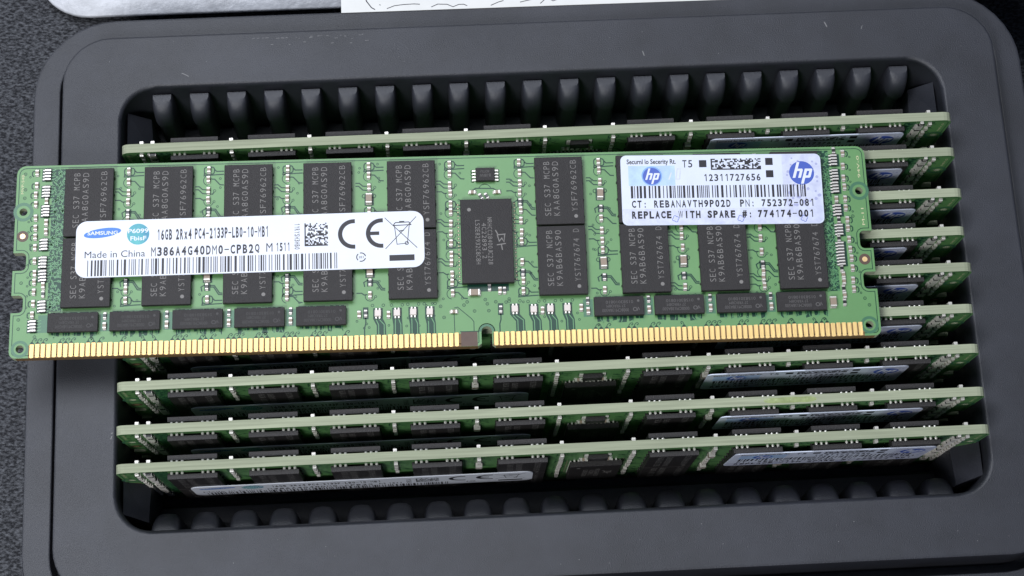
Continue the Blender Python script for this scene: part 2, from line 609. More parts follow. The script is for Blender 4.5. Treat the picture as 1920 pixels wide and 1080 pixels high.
for u, lst in COLS.items():
    for k, v in lst:
        COMP.append((('capacitor', 'large_capacitor', 'resistor')[k], u + (0.0 if k == 1 else rnd.uniform(-.05, .05)), v, 0))
for u in (14.4, 23.85, 33.3, 42.72):
    COMP += [('resistor', u, 6.35, 0), ('capacitor', u, 4.75, 0)]
for u in (88.35, 97.75, 107.25, 116.65):
    COMP += [('resistor', u, 6.75, 0), ('capacitor', u, 5.1, 0)]
COMP.append(('large_capacitor', 126.25, 5.45, 0))
for k, u, v, rz in [('capacitor', 53.2, 5.5, 0), ('resistor', 54.2, 5.65, 0), ('resistor_pair', 56.08, 5.57, 0), ('capacitor', 57.7, 5.35, 0), ('resistor_pair', 59.0, 5.56, 0),
                    ('resistor_pair', 61.5, 5.63, 0), ('resistor_pair', 64.03, 5.63, 0), ('capacitor', 67.74, 5.5, math.pi / 2), ('resistor', 74.92, 5.75, 0), ('resistor_pair', 77.1, 5.7, 0),
                    ('resistor_pair', 80.0, 5.56, 0), ('capacitor', 81.34, 5.4, 0), ('resistor_pair', 82.56, 5.58, 0), ('resistor_pair', 85.18, 5.62, 0), ('capacitor', 87.3, 5.66, 0),
                    ('large_capacitor', 70.98, 8.45, math.pi / 2), ('resistor', 73.3, 9.3, 0), ('capacitor', 74.9, 8.75, 0), ('resistor', 75.6, 8.75, 0), ('capacitor', 71.09, 24.95, math.pi / 2),
                    ('capacitor', 74.93, 24.9, math.pi / 2), ('resistor', 72.4, 24.25, 0.5), ('resistor', 73.3, 24.3, 0.5)]:
    COMP.append((k, u, v, rz))

DRAM_X = [(7.7, 15.3), (20.0, 27.6), (32.4, 40.0), (44.75, 52.25), (57.75, 65.35), (80.95, 88.4), (93.85, 101.2), (106.0, 113.4), (118.15, 125.65)]
BUF_X = [5.85, 15.25, 24.8, 34.2, 43.6]
BUF_XR = [89.25, 98.55, 108.15, 117.45]


def board_mesh():
    cu = bpy.data.curves.new('board_outline', 'CURVE')
    cu.dimensions = '2D'
    cu.fill_mode = 'BOTH'
    cu.extrude = 0.7 * S

    def notch(x, v0, v1, d, side):
        """rounded slot cut into a short edge; points run upwards on the right edge"""
        r = 0.7
        pts = [(x, v0)]
        for i in range(5):
            a = R(90 * i / 4)
            pts.append((x - side * (d - r + r * math.sin(a)), v0 + r - r * math.cos(a)))
        for i in range(5):
            a = R(90 * i / 4)
            pts.append((x - side * (d - r + r * math.cos(a)), v1 - r + r * math.sin(a)))
        pts.append((x, v1))
        return pts

    def corner(cx, cy, r, a0):
        return [(cx + r * math.cos(R(a0 + 90 * i / 4)), cy + r * math.sin(R(a0 + 90 * i / 4))) for i in range(5)]
    pts = corner(1.0, 1.0, 1.0, 180)
    pts += [(71.3, 0), (71.86, 0.4), (71.86, 2.3)]
    pts += [(72.68 - 0.82 * math.cos(R(a)), 2.3 + 0.82 * math.sin(R(a))) for a in range(20, 180, 20)]
    pts += [(73.50, 2.3), (73.50, 0.4), (74.0, 0)]
    pts += corner(LEN - 1.0, 1.0, 1.0, 270)
    pts += notch(LEN, 7.5, 10.3, 2.0, 1) + notch(LEN, 14.15, 17.05, 2.0, 1)
    pts += corner(LEN - 1.4, HGT - 1.4, 1.4, 0)
    pts += corner(1.4, HGT - 1.4, 1.4, 90)
    pts += list(reversed(notch(0, 14.0, 16.9, 2.0, -1))) + list(reversed(notch(0, 7.2, 10.0, 1.8, -1)))
    circ = lambda cx, cy, r: [(cx + r * math.cos(R(-a)), cy + r * math.sin(R(-a))) for a in range(0, 360, 20)]
    for ps in (pts, circ(1.25, 23.6, 0.62), circ(1.65, 1.45, 0.62), circ(LEN - 1.4, 23.7, 0.62), circ(LEN - 1.72, 1.7, 0.66)):
        sp = cu.splines.new('POLY')
        sp.points.add(len(ps) - 1)
        for p, q in zip(sp.points, ps):
            p.co = (q[0] * S, q[1] * S, 0, 1)
        sp.use_cyclic_u = True
    o = bpy.data.objects.new('board_outline', cu)
    C.objects.link(o)
    me = bpy.data.meshes.new_from_object(o.evaluated_get(bpy.context.evaluated_depsgraph_get()))
    bpy.data.objects.remove(o)
    bpy.data.curves.remove(cu)
    mb = MB()
    mb.v = [(v.co.x / S, v.co.y / S, v.co.z / S - 0.7) for v in me.vertices]
    for p in me.polygons:
        mb.f.append(tuple(p.vertices))
        flat = abs(p.normal.z) > 0.7
        c = p.center / S
        mb.m.append(0 if flat else (4 if c.y < 0.1 and 2.9 < c.x < 130.8 and not 68.7 < c.x < 73.7 else 1))
    bpy.data.meshes.remove(me)
    outline = pts
    return mb, outline


def inset_path(pts, d):
    out = []
    k = len(pts)
    for i in range(k):
        a, b, c = Vector(pts[i - 1]), Vector(pts[i]), Vector(pts[(i + 1) % k])
        if (b - a).length < 1e-5 or (c - b).length < 1e-5:
            continue
        d1, d2 = (b - a).normalized(), (c - b).normalized()
        nn = Vector((-d1.y - d2.y, d1.x + d2.x))
        nn = nn / max(0.5, nn.length_squared / 2) * d
        out.append((b.x + nn.x, b.y + nn.y))
    return out


def detail_board(mb, outline):
    T, L_ = 2, 3
    z1, z2, z3 = 0.010, 0.016, 0.022
    W = 0.19
    r = random.Random(3)
    mb.strip(inset_path(outline, 0.42), 0.12, z1, T, closed=True)
    via = lambda x, y, q=0.24: mb.ring(x, y, q - 0.09, q, z2, T, 10)
    # rings round the holes, gold marks
    for cx, cy, q in ((1.25, 23.6, 1.55), (1.65, 1.45, 1.35), (LEN - 1.4, 23.7, 1.55), (LEN - 1.72, 1.7, 1.4)):
        mb.ring(cx, cy, 0.63, q * 0.68, z2, 0, 24)
        mb.ring(cx, cy, q * 0.68, q, z2, 6, 24)
    for cx, cy in ((1.3, 19.6), (LEN - 1.5, 12.35)):
        mb.disc(cx, cy, 0.9, z2, 5, 24)
        mb.disc(cx, cy, 0.42, z3, 7, 20)
    # contact zone
    for x0, x1 in ((2.95, 68.75), (73.66, 130.75)):
        mb.rect(x0, x1, 0.0, 2.02, z1, 4)
    mb.rect(68.72, 71.25, 0.02, 2.3, z2, 5)
    mb.strip([(68.6, 2.36), (71.3, 2.36), (71.45, 2.2)], 0.13, z2, T)
    mb.ring(72.68, 2.3, 0.83, 1.3, z1, 6, 16, 0, math.pi)
    # component columns
    for u, lst in COLS.items():
        n = len(lst)
        for i, (k, v) in enumerate(lst):
            h = 1.1 if k == 1 else 0.72
            lw = 0.72 if k == 1 else 0.55
            j = i % 4 if k == 0 else 4 + k
            right, left = u + 2.35, u - 2.1
            if j == 0:
                mb.strip(rrect(u - lw - .18, u + lw + .3, v - h * .9, v + h * .75, 0.4, 3), W, z1, T, True)
                mb.strip([(u + .9, v + .1), (u + 1.2, v - .2), (right, v - .2)], W, z1, T)
                mb.strip([(u - .7, v - .5), (u - .75, v - .9), (u + 1.3, v - .75), (right, v - .72)], W, z1, T)
            elif j == 1:
                mb.strip([(u + .3, v + .15), (u + .9, v + .1), (u + 1.75, v - .85), (right, v - .9)], W, z1, T)
                mb.ring(u, v - .1, .78, .9, z1, T, 12, R(100), R(260))
            elif j == 2:
                mb.strip([(left, v + .75), (u - 1.5, v + .75), (u - .95, v + .25), (u - .3, v + .2)], W, z1, T)
                mb.strip([(left, v + .25), (u - 1.6, v + .25), (u - .95, v - .4), (u + .6, v - .55), (u + .85, v - .2)], W, z1, T)
                via(u + .92, v + .02)
            elif j == 3:
                mb.strip([(left, v + .35), (u - 1.3, v + .35), (u - .9, v + .05), (u - .4, v + .1)], W, z1, T)
                via(u + .85, v - .25, .22)
                mb.ring(u, v - .2, .68, .8, z1, T, 12, R(160), R(350))
            elif j == 5:
                mb.ring(u - .75, v + .55, .25, .38, z1, T, 10, R(90), R(300))
                mb.ring(u + .75, v + .55, .25, .38, z1, T, 10, R(-120), R(90))
                mb.rect(u - .7, u + .75, v - 1.05, v + .95, z1, T)
            else:
                mb.rect(u - .45, u + .5, v - .65, v + .6, z1, T)
                mb.strip([(u + .4, v + .25), (u + 1.1, v + .2), (u + 1.9, v - 1.0), (right, v - 1.05)], W, z1, T)
                mb.strip([(u + .4, v), (u + 1.0, v - .05), (u + 1.75, v - 1.25), (right, v - 1.3)], W, z1, T)
                mb.strip([(u - .3, v + .4), (u - .95, v + .0), (u - .8, v - .7)], W, z1, T)
        for q in range(9):
            via(u + r.choice([-1.6, -1.3, 1.4, 1.7]) + r.uniform(-.2, .2), r.uniform(7.2, 30.2), .2)
    # dense routing beside the edge columns
    for x0, x1 in ((5.55, 7.68), (125.72, 127.55)):
        mb.rect(x0, x1, 7.3, 30.6, z1, T)
        for q in range(300):
            x, y = r.uniform(x0 + .1, x1 - .1), r.uniform(7.4, 30.4)
            if r.random() < .5:
                mb.ring(x, y, .08, .2, z2, L_, 8)
            else:
                a = r.uniform(0, 6.3)
                pts = [(x, y)]
                for s in range(r.randint(2, 4)):
                    a += r.uniform(-1, 1)
                    x = min(max(x + .28 * math.cos(a), x0), x1)
                    y += .28 * math.sin(a)
                    pts.append((x, y))
                mb.strip(pts, .1, z2 + .002 * (q % 3), L_)
    # edge columns: small loops towards the board ends
    for k, u, v, rz in COMP:
        if k == 'termination_resistor':
            sd = -1 if u < 60 else 1
            mb.strip([(u - sd * .2, v + .35), (u + sd * .65, v + .35), (u + sd * .8, v + .15), (u + sd * .8, v - .3), (u + sd * .55, v - .55)], W, z1, T)
            if r.random() < .5:
                via(u + sd * 1.1, v - .6, .18)
        elif k == 'resistor_array':
            mb.rect(u - .95, u + .95, v - 1.05, v + 1.05, z1 - .004, T)
            for q in range(4):
                mb.strip([(u + (1 if u < 60 else -1) * .5, v - .75 + q * .5), (u + (1 if u < 60 else -1) * 1.2, v - .75 + q * .5 + .2)], .14, z2, L_)
    # buffers: dark clearance with light tracks below and above
    for x0 in BUF_X + BUF_XR:
        lo = 3.75 if x0 < 60 else 4.0
        x = x0 + .4
        while x < x0 + 7.2:
            w = r.uniform(.5, 1.5)
            mb.poly([(x, lo + .3), (x + w, lo + .3), (x + w - .1, lo - r.uniform(.2, .9)), (x + .1, lo - r.uniform(.2, .9))], z1, T)
            for q in range(2):
                xx = x + r.uniform(.1, w)
                mb.strip([(xx, lo + .1), (xx, lo - .3), (xx + r.uniform(-.5, .5), lo - .8)], .11, z2, L_)
            x += w + r.uniform(.05, .5)
        mb.rect(x0 + .3, x0 + 7.3, lo + 2.8, lo + 3.4, z1, T)
        for q in range(12):
            xx = x0 + .5 + r.uniform(0, 6.4)
            mb.strip([(xx, lo + 3.0), (xx + .05, lo + 3.35)], r.uniform(.1, .45), z2, L_)
        mb.rect(x0 - 1.6, x0 - .1, lo + .2, lo + 3.0, z1, 6)
    # hooks above the contacts
    for i in range(144):
        x = 3.13 + .325 + .85 * i if i < 77 else 73.78 + .325 + .85 * (i - 77)
        if 55 < x < 88 or x > 127:
            continue
        if (i * 7) % 5 in (0, 2, 4) and r.random() < .85:
            mb.poly([(x - .36, 2.05), (x + .36, 2.05), (x + .3, 2.3), (x + .1, 2.55), (x - .1, 2.55), (x - .3, 2.3)], z1, T)
            e = r.choice([.55, .55, .62, -.4])
            mb.strip([(x, 2.5), (x + e * .1, 2.75), (x + e * .5, 3.0), (x + e, 3.05), (x + e * 1.2, 2.85), (x + e * .9, 2.68), (x + e * .7, 2.8)], .11, z1, T)
    # pairs in the middle of the lower edge
    for k, u, v, rz in COMP:
        if k == 'resistor_pair':
            i = round((u - 3.455) / .85) if u < 70 else round((u - 74.1) / .85)
            px = (3.455 if u < 70 else 74.1) + .85 * i
            mb.poly([(u - .75, v + .9), (u + .75, v + .9), (u + .75, v - .8), (px + 1.1, v - 1.7), (px + 1.15, 2.05), (px - .3, 2.05), (px - .3, v - 1.9), (u - .75, v - .8)], z1, T)
            for q in (-.26, .26):
                t = px + (.0 if q < 0 else .85)
                mb.strip([(u + q, v - .5), (u + q, v - 1.0), (t, v - 1.75), (t, 2.1)], .13, z2, L_)
                mb.strip([(u + q, v + .5), (u + q, v + .95), (u + q * 2.2, v + 1.2)], .13, z2, L_)
                via(u + q * 3.2, v + 1.35, .26)
        if k == 'resistor' and 52 < u < 76 and v < 7:
            mb.rect(u - .42, u + .42, v - .9, v + 1.0, z1, T)
            mb.strip([(u, v - .4), (u, v - 1.6), (u - .2, v - 2.3), (u - .2, 2.1)], .2, z1, T)
    mb.strip([(67.75, 5.2), (67.8, 2.2)], .12, z1, T)
    mb.strip([(67.8, 6.2), (68.3, 6.3), (70.4, 4.4), (70.75, 3.9), (70.75, 2.4)], .12, z1, T)
    # register: clearance and ball fan-out
    mb.rect(69.9, 76.3, 8.7, 9.9, z1, T)
    for y in [10.6 + .62 * q for q in range(21)]:
        for x in (68.75, 77.55):
            mb.rect(x - .18, x + .18, y - .17, y + .17, z1, T)
            mb.disc(x, y, .12, z2, 8, 8)
    mb.ring(73.05, 25.4, .9, 1.02, z1, T, 12, R(20), R(160))
    mb.strip([(71.1, 25.3), (71.6, 25.7), (74.4, 25.6), (74.9, 25.2)], W, z1, T)
    mb.rect(71.0, 75.3, 26.3, 29.2, z1, 0)
    for q in range(4):
        for x in (71.2, 75.15):
            mb.ring(x, 26.95 + .52 * q, .2, .32, z1, T, 10)
    # loose vias
    for x, y in [(1.23, 6.11), (1.29, 4.63), (3.8, 3.33), (1.4, 27.3), (1.35, 25.9), (1.3, 29.9), (2.6, 18.1), (1.4, 12.0), (131.3, 6.0), (130.6, 19.5), (131.9, 4.9), (69.3, 6.6), (70.9, 5.6), (72.9, 6.7),
                 (73.1, 5.6), (65.7, 6.5), (66.2, 4.7), (69.8, 7.1), (72.6, 7.4), (74.2, 7.0), (76.3, 7.4), (75.8, 6.9)]:
        via(x, y, .27)
        mb.disc(x, y, .07, z2, T, 8)
    for q in range(26):
        x = r.choice([r.uniform(52.5, 66), r.uniform(77, 88)])
        via(x, r.uniform(2.9, 7.0), .2)
    # printed marks at the two ends
    text(mb, 'MVP-S4B', .75, 1.15, 26.6, 29.8, z1, 8, 0.0, 1)
    text(mb, '94V-0', LEN - 1.35, LEN - .95, 25.9, 29.6, z1, 8, 0.0, 1)
    text(mb, 'M-11', LEN - 1.35, LEN - .95, 18.0, 20.8, z1, 8, 0.0, 1)
    return mb


bmb, outl = board_mesh()
ME_BOARD_PLAIN_EDGE = None
detail_board(bmb, outl)
ME_BOARD = bmb.mesh('circuit_board', PCB_MATS)


def dram_mesh(l1, l2, l3):
    m = MB()
    w, h = 7.5, 11.15
    m.box(-w / 2, w / 2, -h / 2, h / 2, .40, 1.15, 0, inset=.05)
    for gx in (-3.15, -2.35, -1.55, 1.55, 2.35, 3.15):                 # solder balls under the upper rim
        for gy in (h / 2 - .28, -h / 2 + .5):
            m.prism([(gx + .23 * math.cos(R(a)), gy + .23 * math.sin(R(a))) for a in range(0, 360, 45)], .01, .43, 2)
    for s in (-1, 1):
        for q in range(4):
            gy = -4.2 + 2.8 * q
            m.prism([(s * (w / 2 - .05) + .18 * math.cos(R(a)), gy + .18 * math.sin(R(a))) for a in range(0, 360, 60)], .01, .40, 0)
    z = 1.154
    mono(m, l1, -2.35, -1.42, -h / 2 + 1.4, h / 2 - .75, z, 1, -.012, 1, .66)
    mono(m, l2, -.98, -.05, -h / 2 + 1.4, h / 2 - .75, z, 1, -.012, 1, .66)
    mono(m, l3, 1.85, 2.75, -h / 2 + 2.1, h / 2 - .55, z, 1, -.016, 1, .66)
    m.disc(2.45, -h / 2 + 1.25, .3, z, 1, 12)
    return m.mesh('memory_chip', ['chip', 'etch', 'tin'])


ME_DRAM_TOP = dram_mesh('SEC S37 MCPB', 'KAA8G0AS9D', 'YSF76962CB')
ME_DRAM_LOW = dram_mesh('SEC S37 NCPB', 'K9AB6BAS90', 'YST767674 D')


def buffer_mesh(left):
    m = MB()
    w, h = 7.65, 3.0
    m.box(-w / 2, w / 2, -h / 2, h / 2, .30, .95, 0, inset=.05)
    for q in range(9):
        for s in (-1, 1):
            m.prism([(-3.2 + .8 * q + .16 * math.cos(R(a)), s * (h / 2 - .3) + .16 * math.sin(R(a))) for a in range(0, 360, 60)], .01, .33, 2)
    z = .954
    k = 2.4 if left else 2.9
    text(m, '01583010810', -2.0, 2.2, .38, .85, z, 1, -.004, 2)
    text(m, '27 YRRO8M', -1.9, 1.0, -.25, .2, z, 1, -.004, 2)
    text(m, '0008CM138A500', -2.6, 1.5, -.95, -.45, z, 1, -.004, 2)
    m.disc(3.0, .75, .2, z, 1, 10)
    m.ring(2.45, -.6, .22, .34, z, 1, 10)
    m.strip([(2.8, -.85), (2.95, -.3), (3.15, -.75)], .12, z, 1)
    return m.mesh('buffer_chip', ['chip', 'faint' if not left else 'fainter', 'tin'])


ME_BUF_L, ME_BUF_R = buffer_mesh(True), buffer_mesh(False)


def register_mesh():
    m = MB()
    w, h = 8.05, 13.7
    m.box(-w / 2, w / 2, -h / 2, h / 2, .35, 1.15, 0, inset=.05)
    for q in range(19):
        for s in (-1, 1):
            m.prism([(s * (w / 2 - .2) + .17 * math.cos(R(a)), -5.8 + .65 * q + .17 * math.sin(R(a))) for a in range(0, 360, 60)], .01, .37, 2)
    for q in range(11):
        m.prism([(-3.3 + .65 * q + .17 * math.cos(R(a)), h / 2 - .2 + .17 * math.sin(R(a))) for a in range(0, 360, 60)], .01, .37, 2)
    z = 1.154
    m.disc(-2.65, 5.15, .3, z, 1, 12)
    mono(m, 'NRHCC28400JC228', .15, .85, -3.9, 3.8, z, 1, -.008, 3)
    mono(m, '4C22893.2', -.75, -.05, -2.9, 2.9, z, 1, -.008, 3)
    mono(m, 'LS2E82932C8C8H', -1.75, -1.05, -3.8, 3.4, z, 1, -.008, 3)
    k = .16
    m.strip([(1.35, 1.7), (1.75, .9), (2.9, 1.0)], k, z, 1)
    m.strip([(1.6, .95), (1.9, -.15), (2.3, .35), (2.65, -.3), (2.75, .9)], k, z, 1)
    m.strip([(1.5, -.75), (2.9, -.55)], k, z + .002, 1)
    m.strip([(2.2, -.6), (2.35, -1.6)], k, z + .004, 1)
    return m.mesh('register_chip', ['chip', 'etch', 'tin'])


ME_REG = register_mesh()


def eeprom_mesh():
    m = MB()
    m.box(-1.5, 1.5, -1.08, 1.08, .12, .82, 0, inset=.06)
    for q in range(4):
        y = -.78 + .52 * q
        for s in (-1, 1):
            a, b = sorted((s * 1.45, s * 2.05))
            m.box(a, b, y - .12, y + .12, .02, .22, 2)
    text(m, 'B18IW', -.85, .85, -.45, .05, .824, 1, 0, 2)
    text(m, '4DTU', -.7, .7, .25, .65, .824, 1, 0, 2)
    return m.mesh('small_chip', ['chip', 'faint', 'tin'])


ME_EEP = eeprom_mesh()


def two_end(name, w, l, h, end, mats):
    m = MB()
    b = end
    m.box(-w / 2 + .03, w / 2 - .03, -l / 2 + b, l / 2 - b, .03, h - .03, 0)
    for s in (-1, 1):
        y0, y1 = sorted((s * (l / 2 - b), s * l / 2))
        m.box(-w / 2, w / 2, y0, y1, .02, h, 1, inset=.05)
        y0, y1 = sorted((s * (l / 2 + .003), s * (l / 2 + .16)))
        m.prism([(-w / 2 + .02, y0), (w / 2 - .02, y0), (w / 2 - .02, y1), (-w / 2 + .02, y1)], .004, .16, 1, inset=.06)
    return m.mesh(name, mats)


ME = {
    'capacitor': two_end('capacitor', .56, 1.0, .5, .30, ['cer', 'tin']),
    'termination_resistor': two_end('termination_resistor', .56, .92, .45, .28, ['cer', 'tin']),
    'large_capacitor': two_end('large_capacitor', .98, 1.6, .75, .26, ['cer', 'tin']),
    'resistor': two_end('resistor', .52, .95, .36, .24, ['blk', 'tin']),
}
m = MB()
m.box(-.42, .42, -1.0, 1.0, .03, .42, 0, inset=.04)
for q in range(4):
    y = -.75 + .5 * q
    m.box(-.5, .5, y - .14, y + .14, .02, .46, 1, inset=.04)
    m.box(-.78, -.503, y - .10, y + .10, .02, .2, 1)
ME['resistor_array'] = m.mesh('resistor_array', ['blk', 'tin'])
m = MB()
m.box(-.5, .5, -.5, .5, .06, .5, 0, inset=.06)
for sx in (-.26, .26):
    for sy in (-1, 1):
        y0, y1 = sorted((sy * .503, sy * .85))
        m.box(sx - .14, sx + .14, y0, y1, .02, .3, 1, inset=.04)
ME['resistor_pair'] = m.mesh('resistor_pair', ['ceramic_white', 'tin'])
m = MB()
m.prism([(-.31, .10), (-.12, .0), (.12, .0), (.31, .10), (.31, 2.13), (.27, 2.17), (-.27, 2.17), (-.31, 2.13)], .014, .04, 0, inset=.012)
ME['gold_contact'] = m.mesh('gold_contact', ['gold'])


# ------------------------------------------------------------------ labels
def barcode(m, x0, x1, y0, y1, z, seed, mi=0, slant=0.0):
    r = random.Random(seed)
    x = x0
    while x < x1:
        w = r.choice([.12, .12, .16, .26, .36])
        w = min(w, x1 - x)
        if w > .05:
            m.poly([(x + slant, y0), (x + w + slant, y0), (x + w, y1), (x, y1)], z, mi)
        x += w + r.choice([.14, .18, .28, .42])


def matrix(m, x0, x1, y0, y1, nx, ny, z, seed, mi=0):
    r = random.Random(seed)
    sx, sy = (x1 - x0) / nx, (y1 - y0) / ny
    for j in range(ny):
        i = 0
        while i < nx:
            k = i
            while k < nx and (j == 0 or i == 0 and k == 0 or r.random() < .47):
                k += 1
            if k > i:
                m.rect(x0 + i * sx, x0 + k * sx, y0 + j * sy, y0 + (j + 1) * sy, z, mi)
            i = max(k, i) + 1 if k < nx else nx


def spec_label(parent):
    """white maker's label; origin at its lower left corner"""
    m = MB()
    m.prism(rrect(0, 53.6, 0, 9.2, 1.7, 6), 0, .15, 0, inset=.02)
    lab = m.build('product_label', ['white'], parent)
    z = .153
    line(lab, '16GB', 12.46, 14.75, 5.72, 7.48, z, .034)
    line(lab, '2Rx4', 15.35, 17.75, 5.72, 7.48, z, .034)
    line(lab, 'PC4-2133P-LB0-10-MB1', 18.25, 29.6, 5.72, 7.48, z, .034)
    line(lab, 'Made in China', 1.4, 10.66, 3.15, 4.25, z, 0, 0, False)
    line(lab, 'M386A4G40DM0-CPB2Q', 11.58, 28.2, 3.12, 4.6, z, .034)
    line(lab, 'M', 29.25, 30.2, 3.28, 4.66, z, .034)
    line(lab, '1511', 30.75, 32.9, 3.28, 4.66, z, .034)
    line(lab, '1YRYSH3HB0', 33.6, 34.4, 3.5, 7.72, z, .01, 3)
    m = MB()
    barcode(m, 1.86, 40.15, .2, 2.78, z, 21)
    m.build('barcode', ['ink'], lab)
    m = MB()
    matrix(m, 35.14, 38.75, 3.95, 7.72, 18, 18, z, 7)
    m.rect(35.14, 35.34, 3.95, 7.72, z + .002)
    m.build('dot_code', ['ink'], lab)
    m = MB()
    m.disc(4.05, 7.2, 2.88, z, 0, 36, ry=.76, rot=R(7))
    text(m, 'SAMSUNG', 1.75, 6.4, 6.88, 7.5, z + .003, 1, .02)
    m.build('oval_logo', ['blue', 'white'], lab)
    m = MB()
    m.disc(9.53, 6.82, 1.72, z, 0, 36)
    text(m, 'P6099', 7.98, 11.1, 7.0, 7.72, z + .003, 1, .02)
    text(m, 'FbisF', 8.35, 10.8, 5.8, 6.5, z + .003, 1, .02)
    m.build('round_logo', ['teal', 'white'], lab)
    m = MB()
    ring = lambda cx: m.ring(cx, 5.72, 1.75, 2.42, z, 0, 22, R(90), R(270))
    ring(42.72)
    m.rect(42.72, 42.95, 7.47, 8.14, z)
    m.rect(42.72, 42.95, 3.3, 3.97, z)
    ring(47.03)
    m.rect(47.03, 47.28, 7.47, 8.14, z)
    m.rect(47.03, 47.28, 3.3, 3.97, z)
    m.rect(45.25, 46.68, 5.42, 6.0, z + .002)
    m.build('conformity_mark', ['ink'], lab)
    m = MB()
    w = .11
    m.strip([(47.57, 8.2), (52.5, 3.15)], w, z)
    m.strip([(52.45, 8.25), (47.6, 3.1)], w, z + .002)
    m.strip([(49.05, 6.85), (49.4, 3.8), (51.0, 3.95), (51.35, 6.9)], w, z + .004)
    m.strip([(48.85, 6.9), (49.2, 7.35), (51.3, 7.4), (51.6, 6.95), (48.85, 6.88)], w * 1.3, z + .006)
    m.rect(49.8, 50.6, 7.42, 7.58, z + .004)
    m.ring(50.9, 3.95, .2, .32, z + .008, 0, 12)
    m.strip([(49.75, 5.95), (50.5, 6.05)], .16, z + .004)
    m.rect(48.17, 52.04, 1.12, 2.08, z)
    m.build('crossed_bin_mark', ['ink'], lab)
    m = MB()
    for a in (10, 130, 250):
        m.ring(43.82, 1.9, .6, .76, z, 0, 8, R(a), R(a + 95))
    text(m, '2E1', 43.45, 44.2, 1.72, 2.08, z, 0, .01)
    m.build('recycling_mark', ['ink'], lab)
    return lab


def hp_letters(m, cx, cy, q, z, mi):
    sh = .30
    P = lambda pts: m.poly([(cx + q * (x + sh * y), cy + q * y) for x, y in pts], z, mi)
    P([(-.62, -.42), (-.40, -.42), (-.40, .92), (-.62, .92)])
    P([(-.40, .16), (-.18, .16), (-.18, .36), (-.40, .36)])
    P([(-.18, -.42), (.04, -.42), (.04, .26), (-.04, .36), (-.18, .36)])
    P([(.17, -.92), (.39, -.92), (.39, .36), (.17, .36)])
    P([(.39, .16), (.58, .16), (.58, .36), (.39, .36)])
    P([(.39, -.42), (.58, -.42), (.58, -.22), (.39, -.22)])
    P([(.58, -.42), (.72, -.42), (.80, -.34), (.80, .28), (.72, .36), (.58, .36)])


def asset_label(parent):
    """blue-white spare part label; origin at its lower left corner"""
    m = MB()
    m.prism(rrect(0, 31.55, 0, 11.65, .9, 5), 0, .15, 0, inset=.02)
    z = .153
    m.rect(25.4, 31.4, 2.7, 10.7, z, 1)
    m.poly([(25.4, 10.7), (31.4, 10.7), (31.2, 11.4), (30.8, 11.58), (25.4, 11.58)], z, 1)
    m.poly([(.06, .8), (.8, .06), (30.8, .06), (31.45, .8), (31.45, 2.7), (.06, 2.7)], z, 1)
    r = random.Random(8)
    for i in range(34):
        m.disc(r.uniform(25.8, 31.1), r.uniform(3.0, 11.2), r.uniform(.14, .3), z + .002, 2, 8)
    lab = m.build('service_label', ['bluewhite', 'lav', 'spot'], parent)
    m = MB()
    m.rect(1.18, 8.5, 6.55, 9.87, z, 0)
    m.disc(4.85, 8.15, 1.62, z + .004, 1, 28)
    m.disc(4.85, 8.12, 1.42, z + .008, 2, 28)
    hp_letters(m, 4.85, 8.12, 1.42, z + .012, 3)
    m.strip([(7.5, 7.5), (7.95, 8.7)], .2, z + .004, 4)
    m.strip([(8.6, 7.6), (8.9, 9.3), (9.4, 9.3), (9.2, 7.6)], .16, z + .002, 4, True)
    m.build('security_foil', ['holo', 'halo', 'hpblue', 'white', 'lav'], lab)
    m = MB()
    m.disc(28.45, 8.42, 1.97, z + .006, 0, 36)
    hp_letters(m, 28.45, 8.42, 1.97, z + .010, 1)
    m.build('round_logo', ['hpblue', 'white'], lab)
    zt = z + .014
    line(lab, 'Securnl lo Secerity Rt.', .98, 8.7, 9.9, 10.98, zt, .02, 0, False)
    line(lab, 'T5', 9.75, 11.3, 9.52, 10.76, zt, .01)
    line(lab, '12311727656', 13.0, 21.92, 7.2, 8.36, zt, .022)
    line(lab, 'CT: REBANAVTH9P02D', 1.55, 16.97, 2.87, 4.08, zt, .032)
    line(lab, 'PN: 752372-081', 18.48, 30.12, 2.87, 4.08, zt, .032)
    line(lab, 'REPLACE WITH SPARE #:', 1.5, 20.35, 1.07, 2.3, zt, .05, 0, True, .78)
    line(lab, '774174-001', 21.2, 29.97, 1.07, 2.3, zt, .05)
    m = MB()
    barcode(m, 1.46, 29.0, 4.45, 6.5, zt, 33)
    m.build('barcode', ['ink'], lab)
    m = MB()
    matrix(m, 14.2, 22.1, 9.08, 10.95, 34, 9, zt, 12)
    for a, b in ((12.36, 9.54), (22.82, 9.8), (22.82, 7.73)):
        m.rect(a, a + 1.17, b, b + 1.19, zt)
    m.build('dot_code', ['ink'], lab)
    m = MB()
    for cx, cy in ((8.3, 1.0), (18.5, .95), (28.4, .85)):
        for a in range(4):
            m.ring(cx + .3 * math.cos(R(90 * a + 20)), cy + .3 * math.sin(R(90 * a + 20)), .2, .28, z + .008, 0, 8, R(90 * a - 80), R(90 * a + 120))
    m.build('flower_mark', ['hpblue'], lab)
    return lab


# ------------------------------------------------------------------ assemble the module lying on top
G = 'memory modules standing in the tray'
loose = thing('memory_module', 'green memory module lying flat across the others, its white label and gold contacts facing up', 'memory module', loc=(-82.526, -8.673, 2.62))
loose.rotation_euler = (0, 0, -0.017)


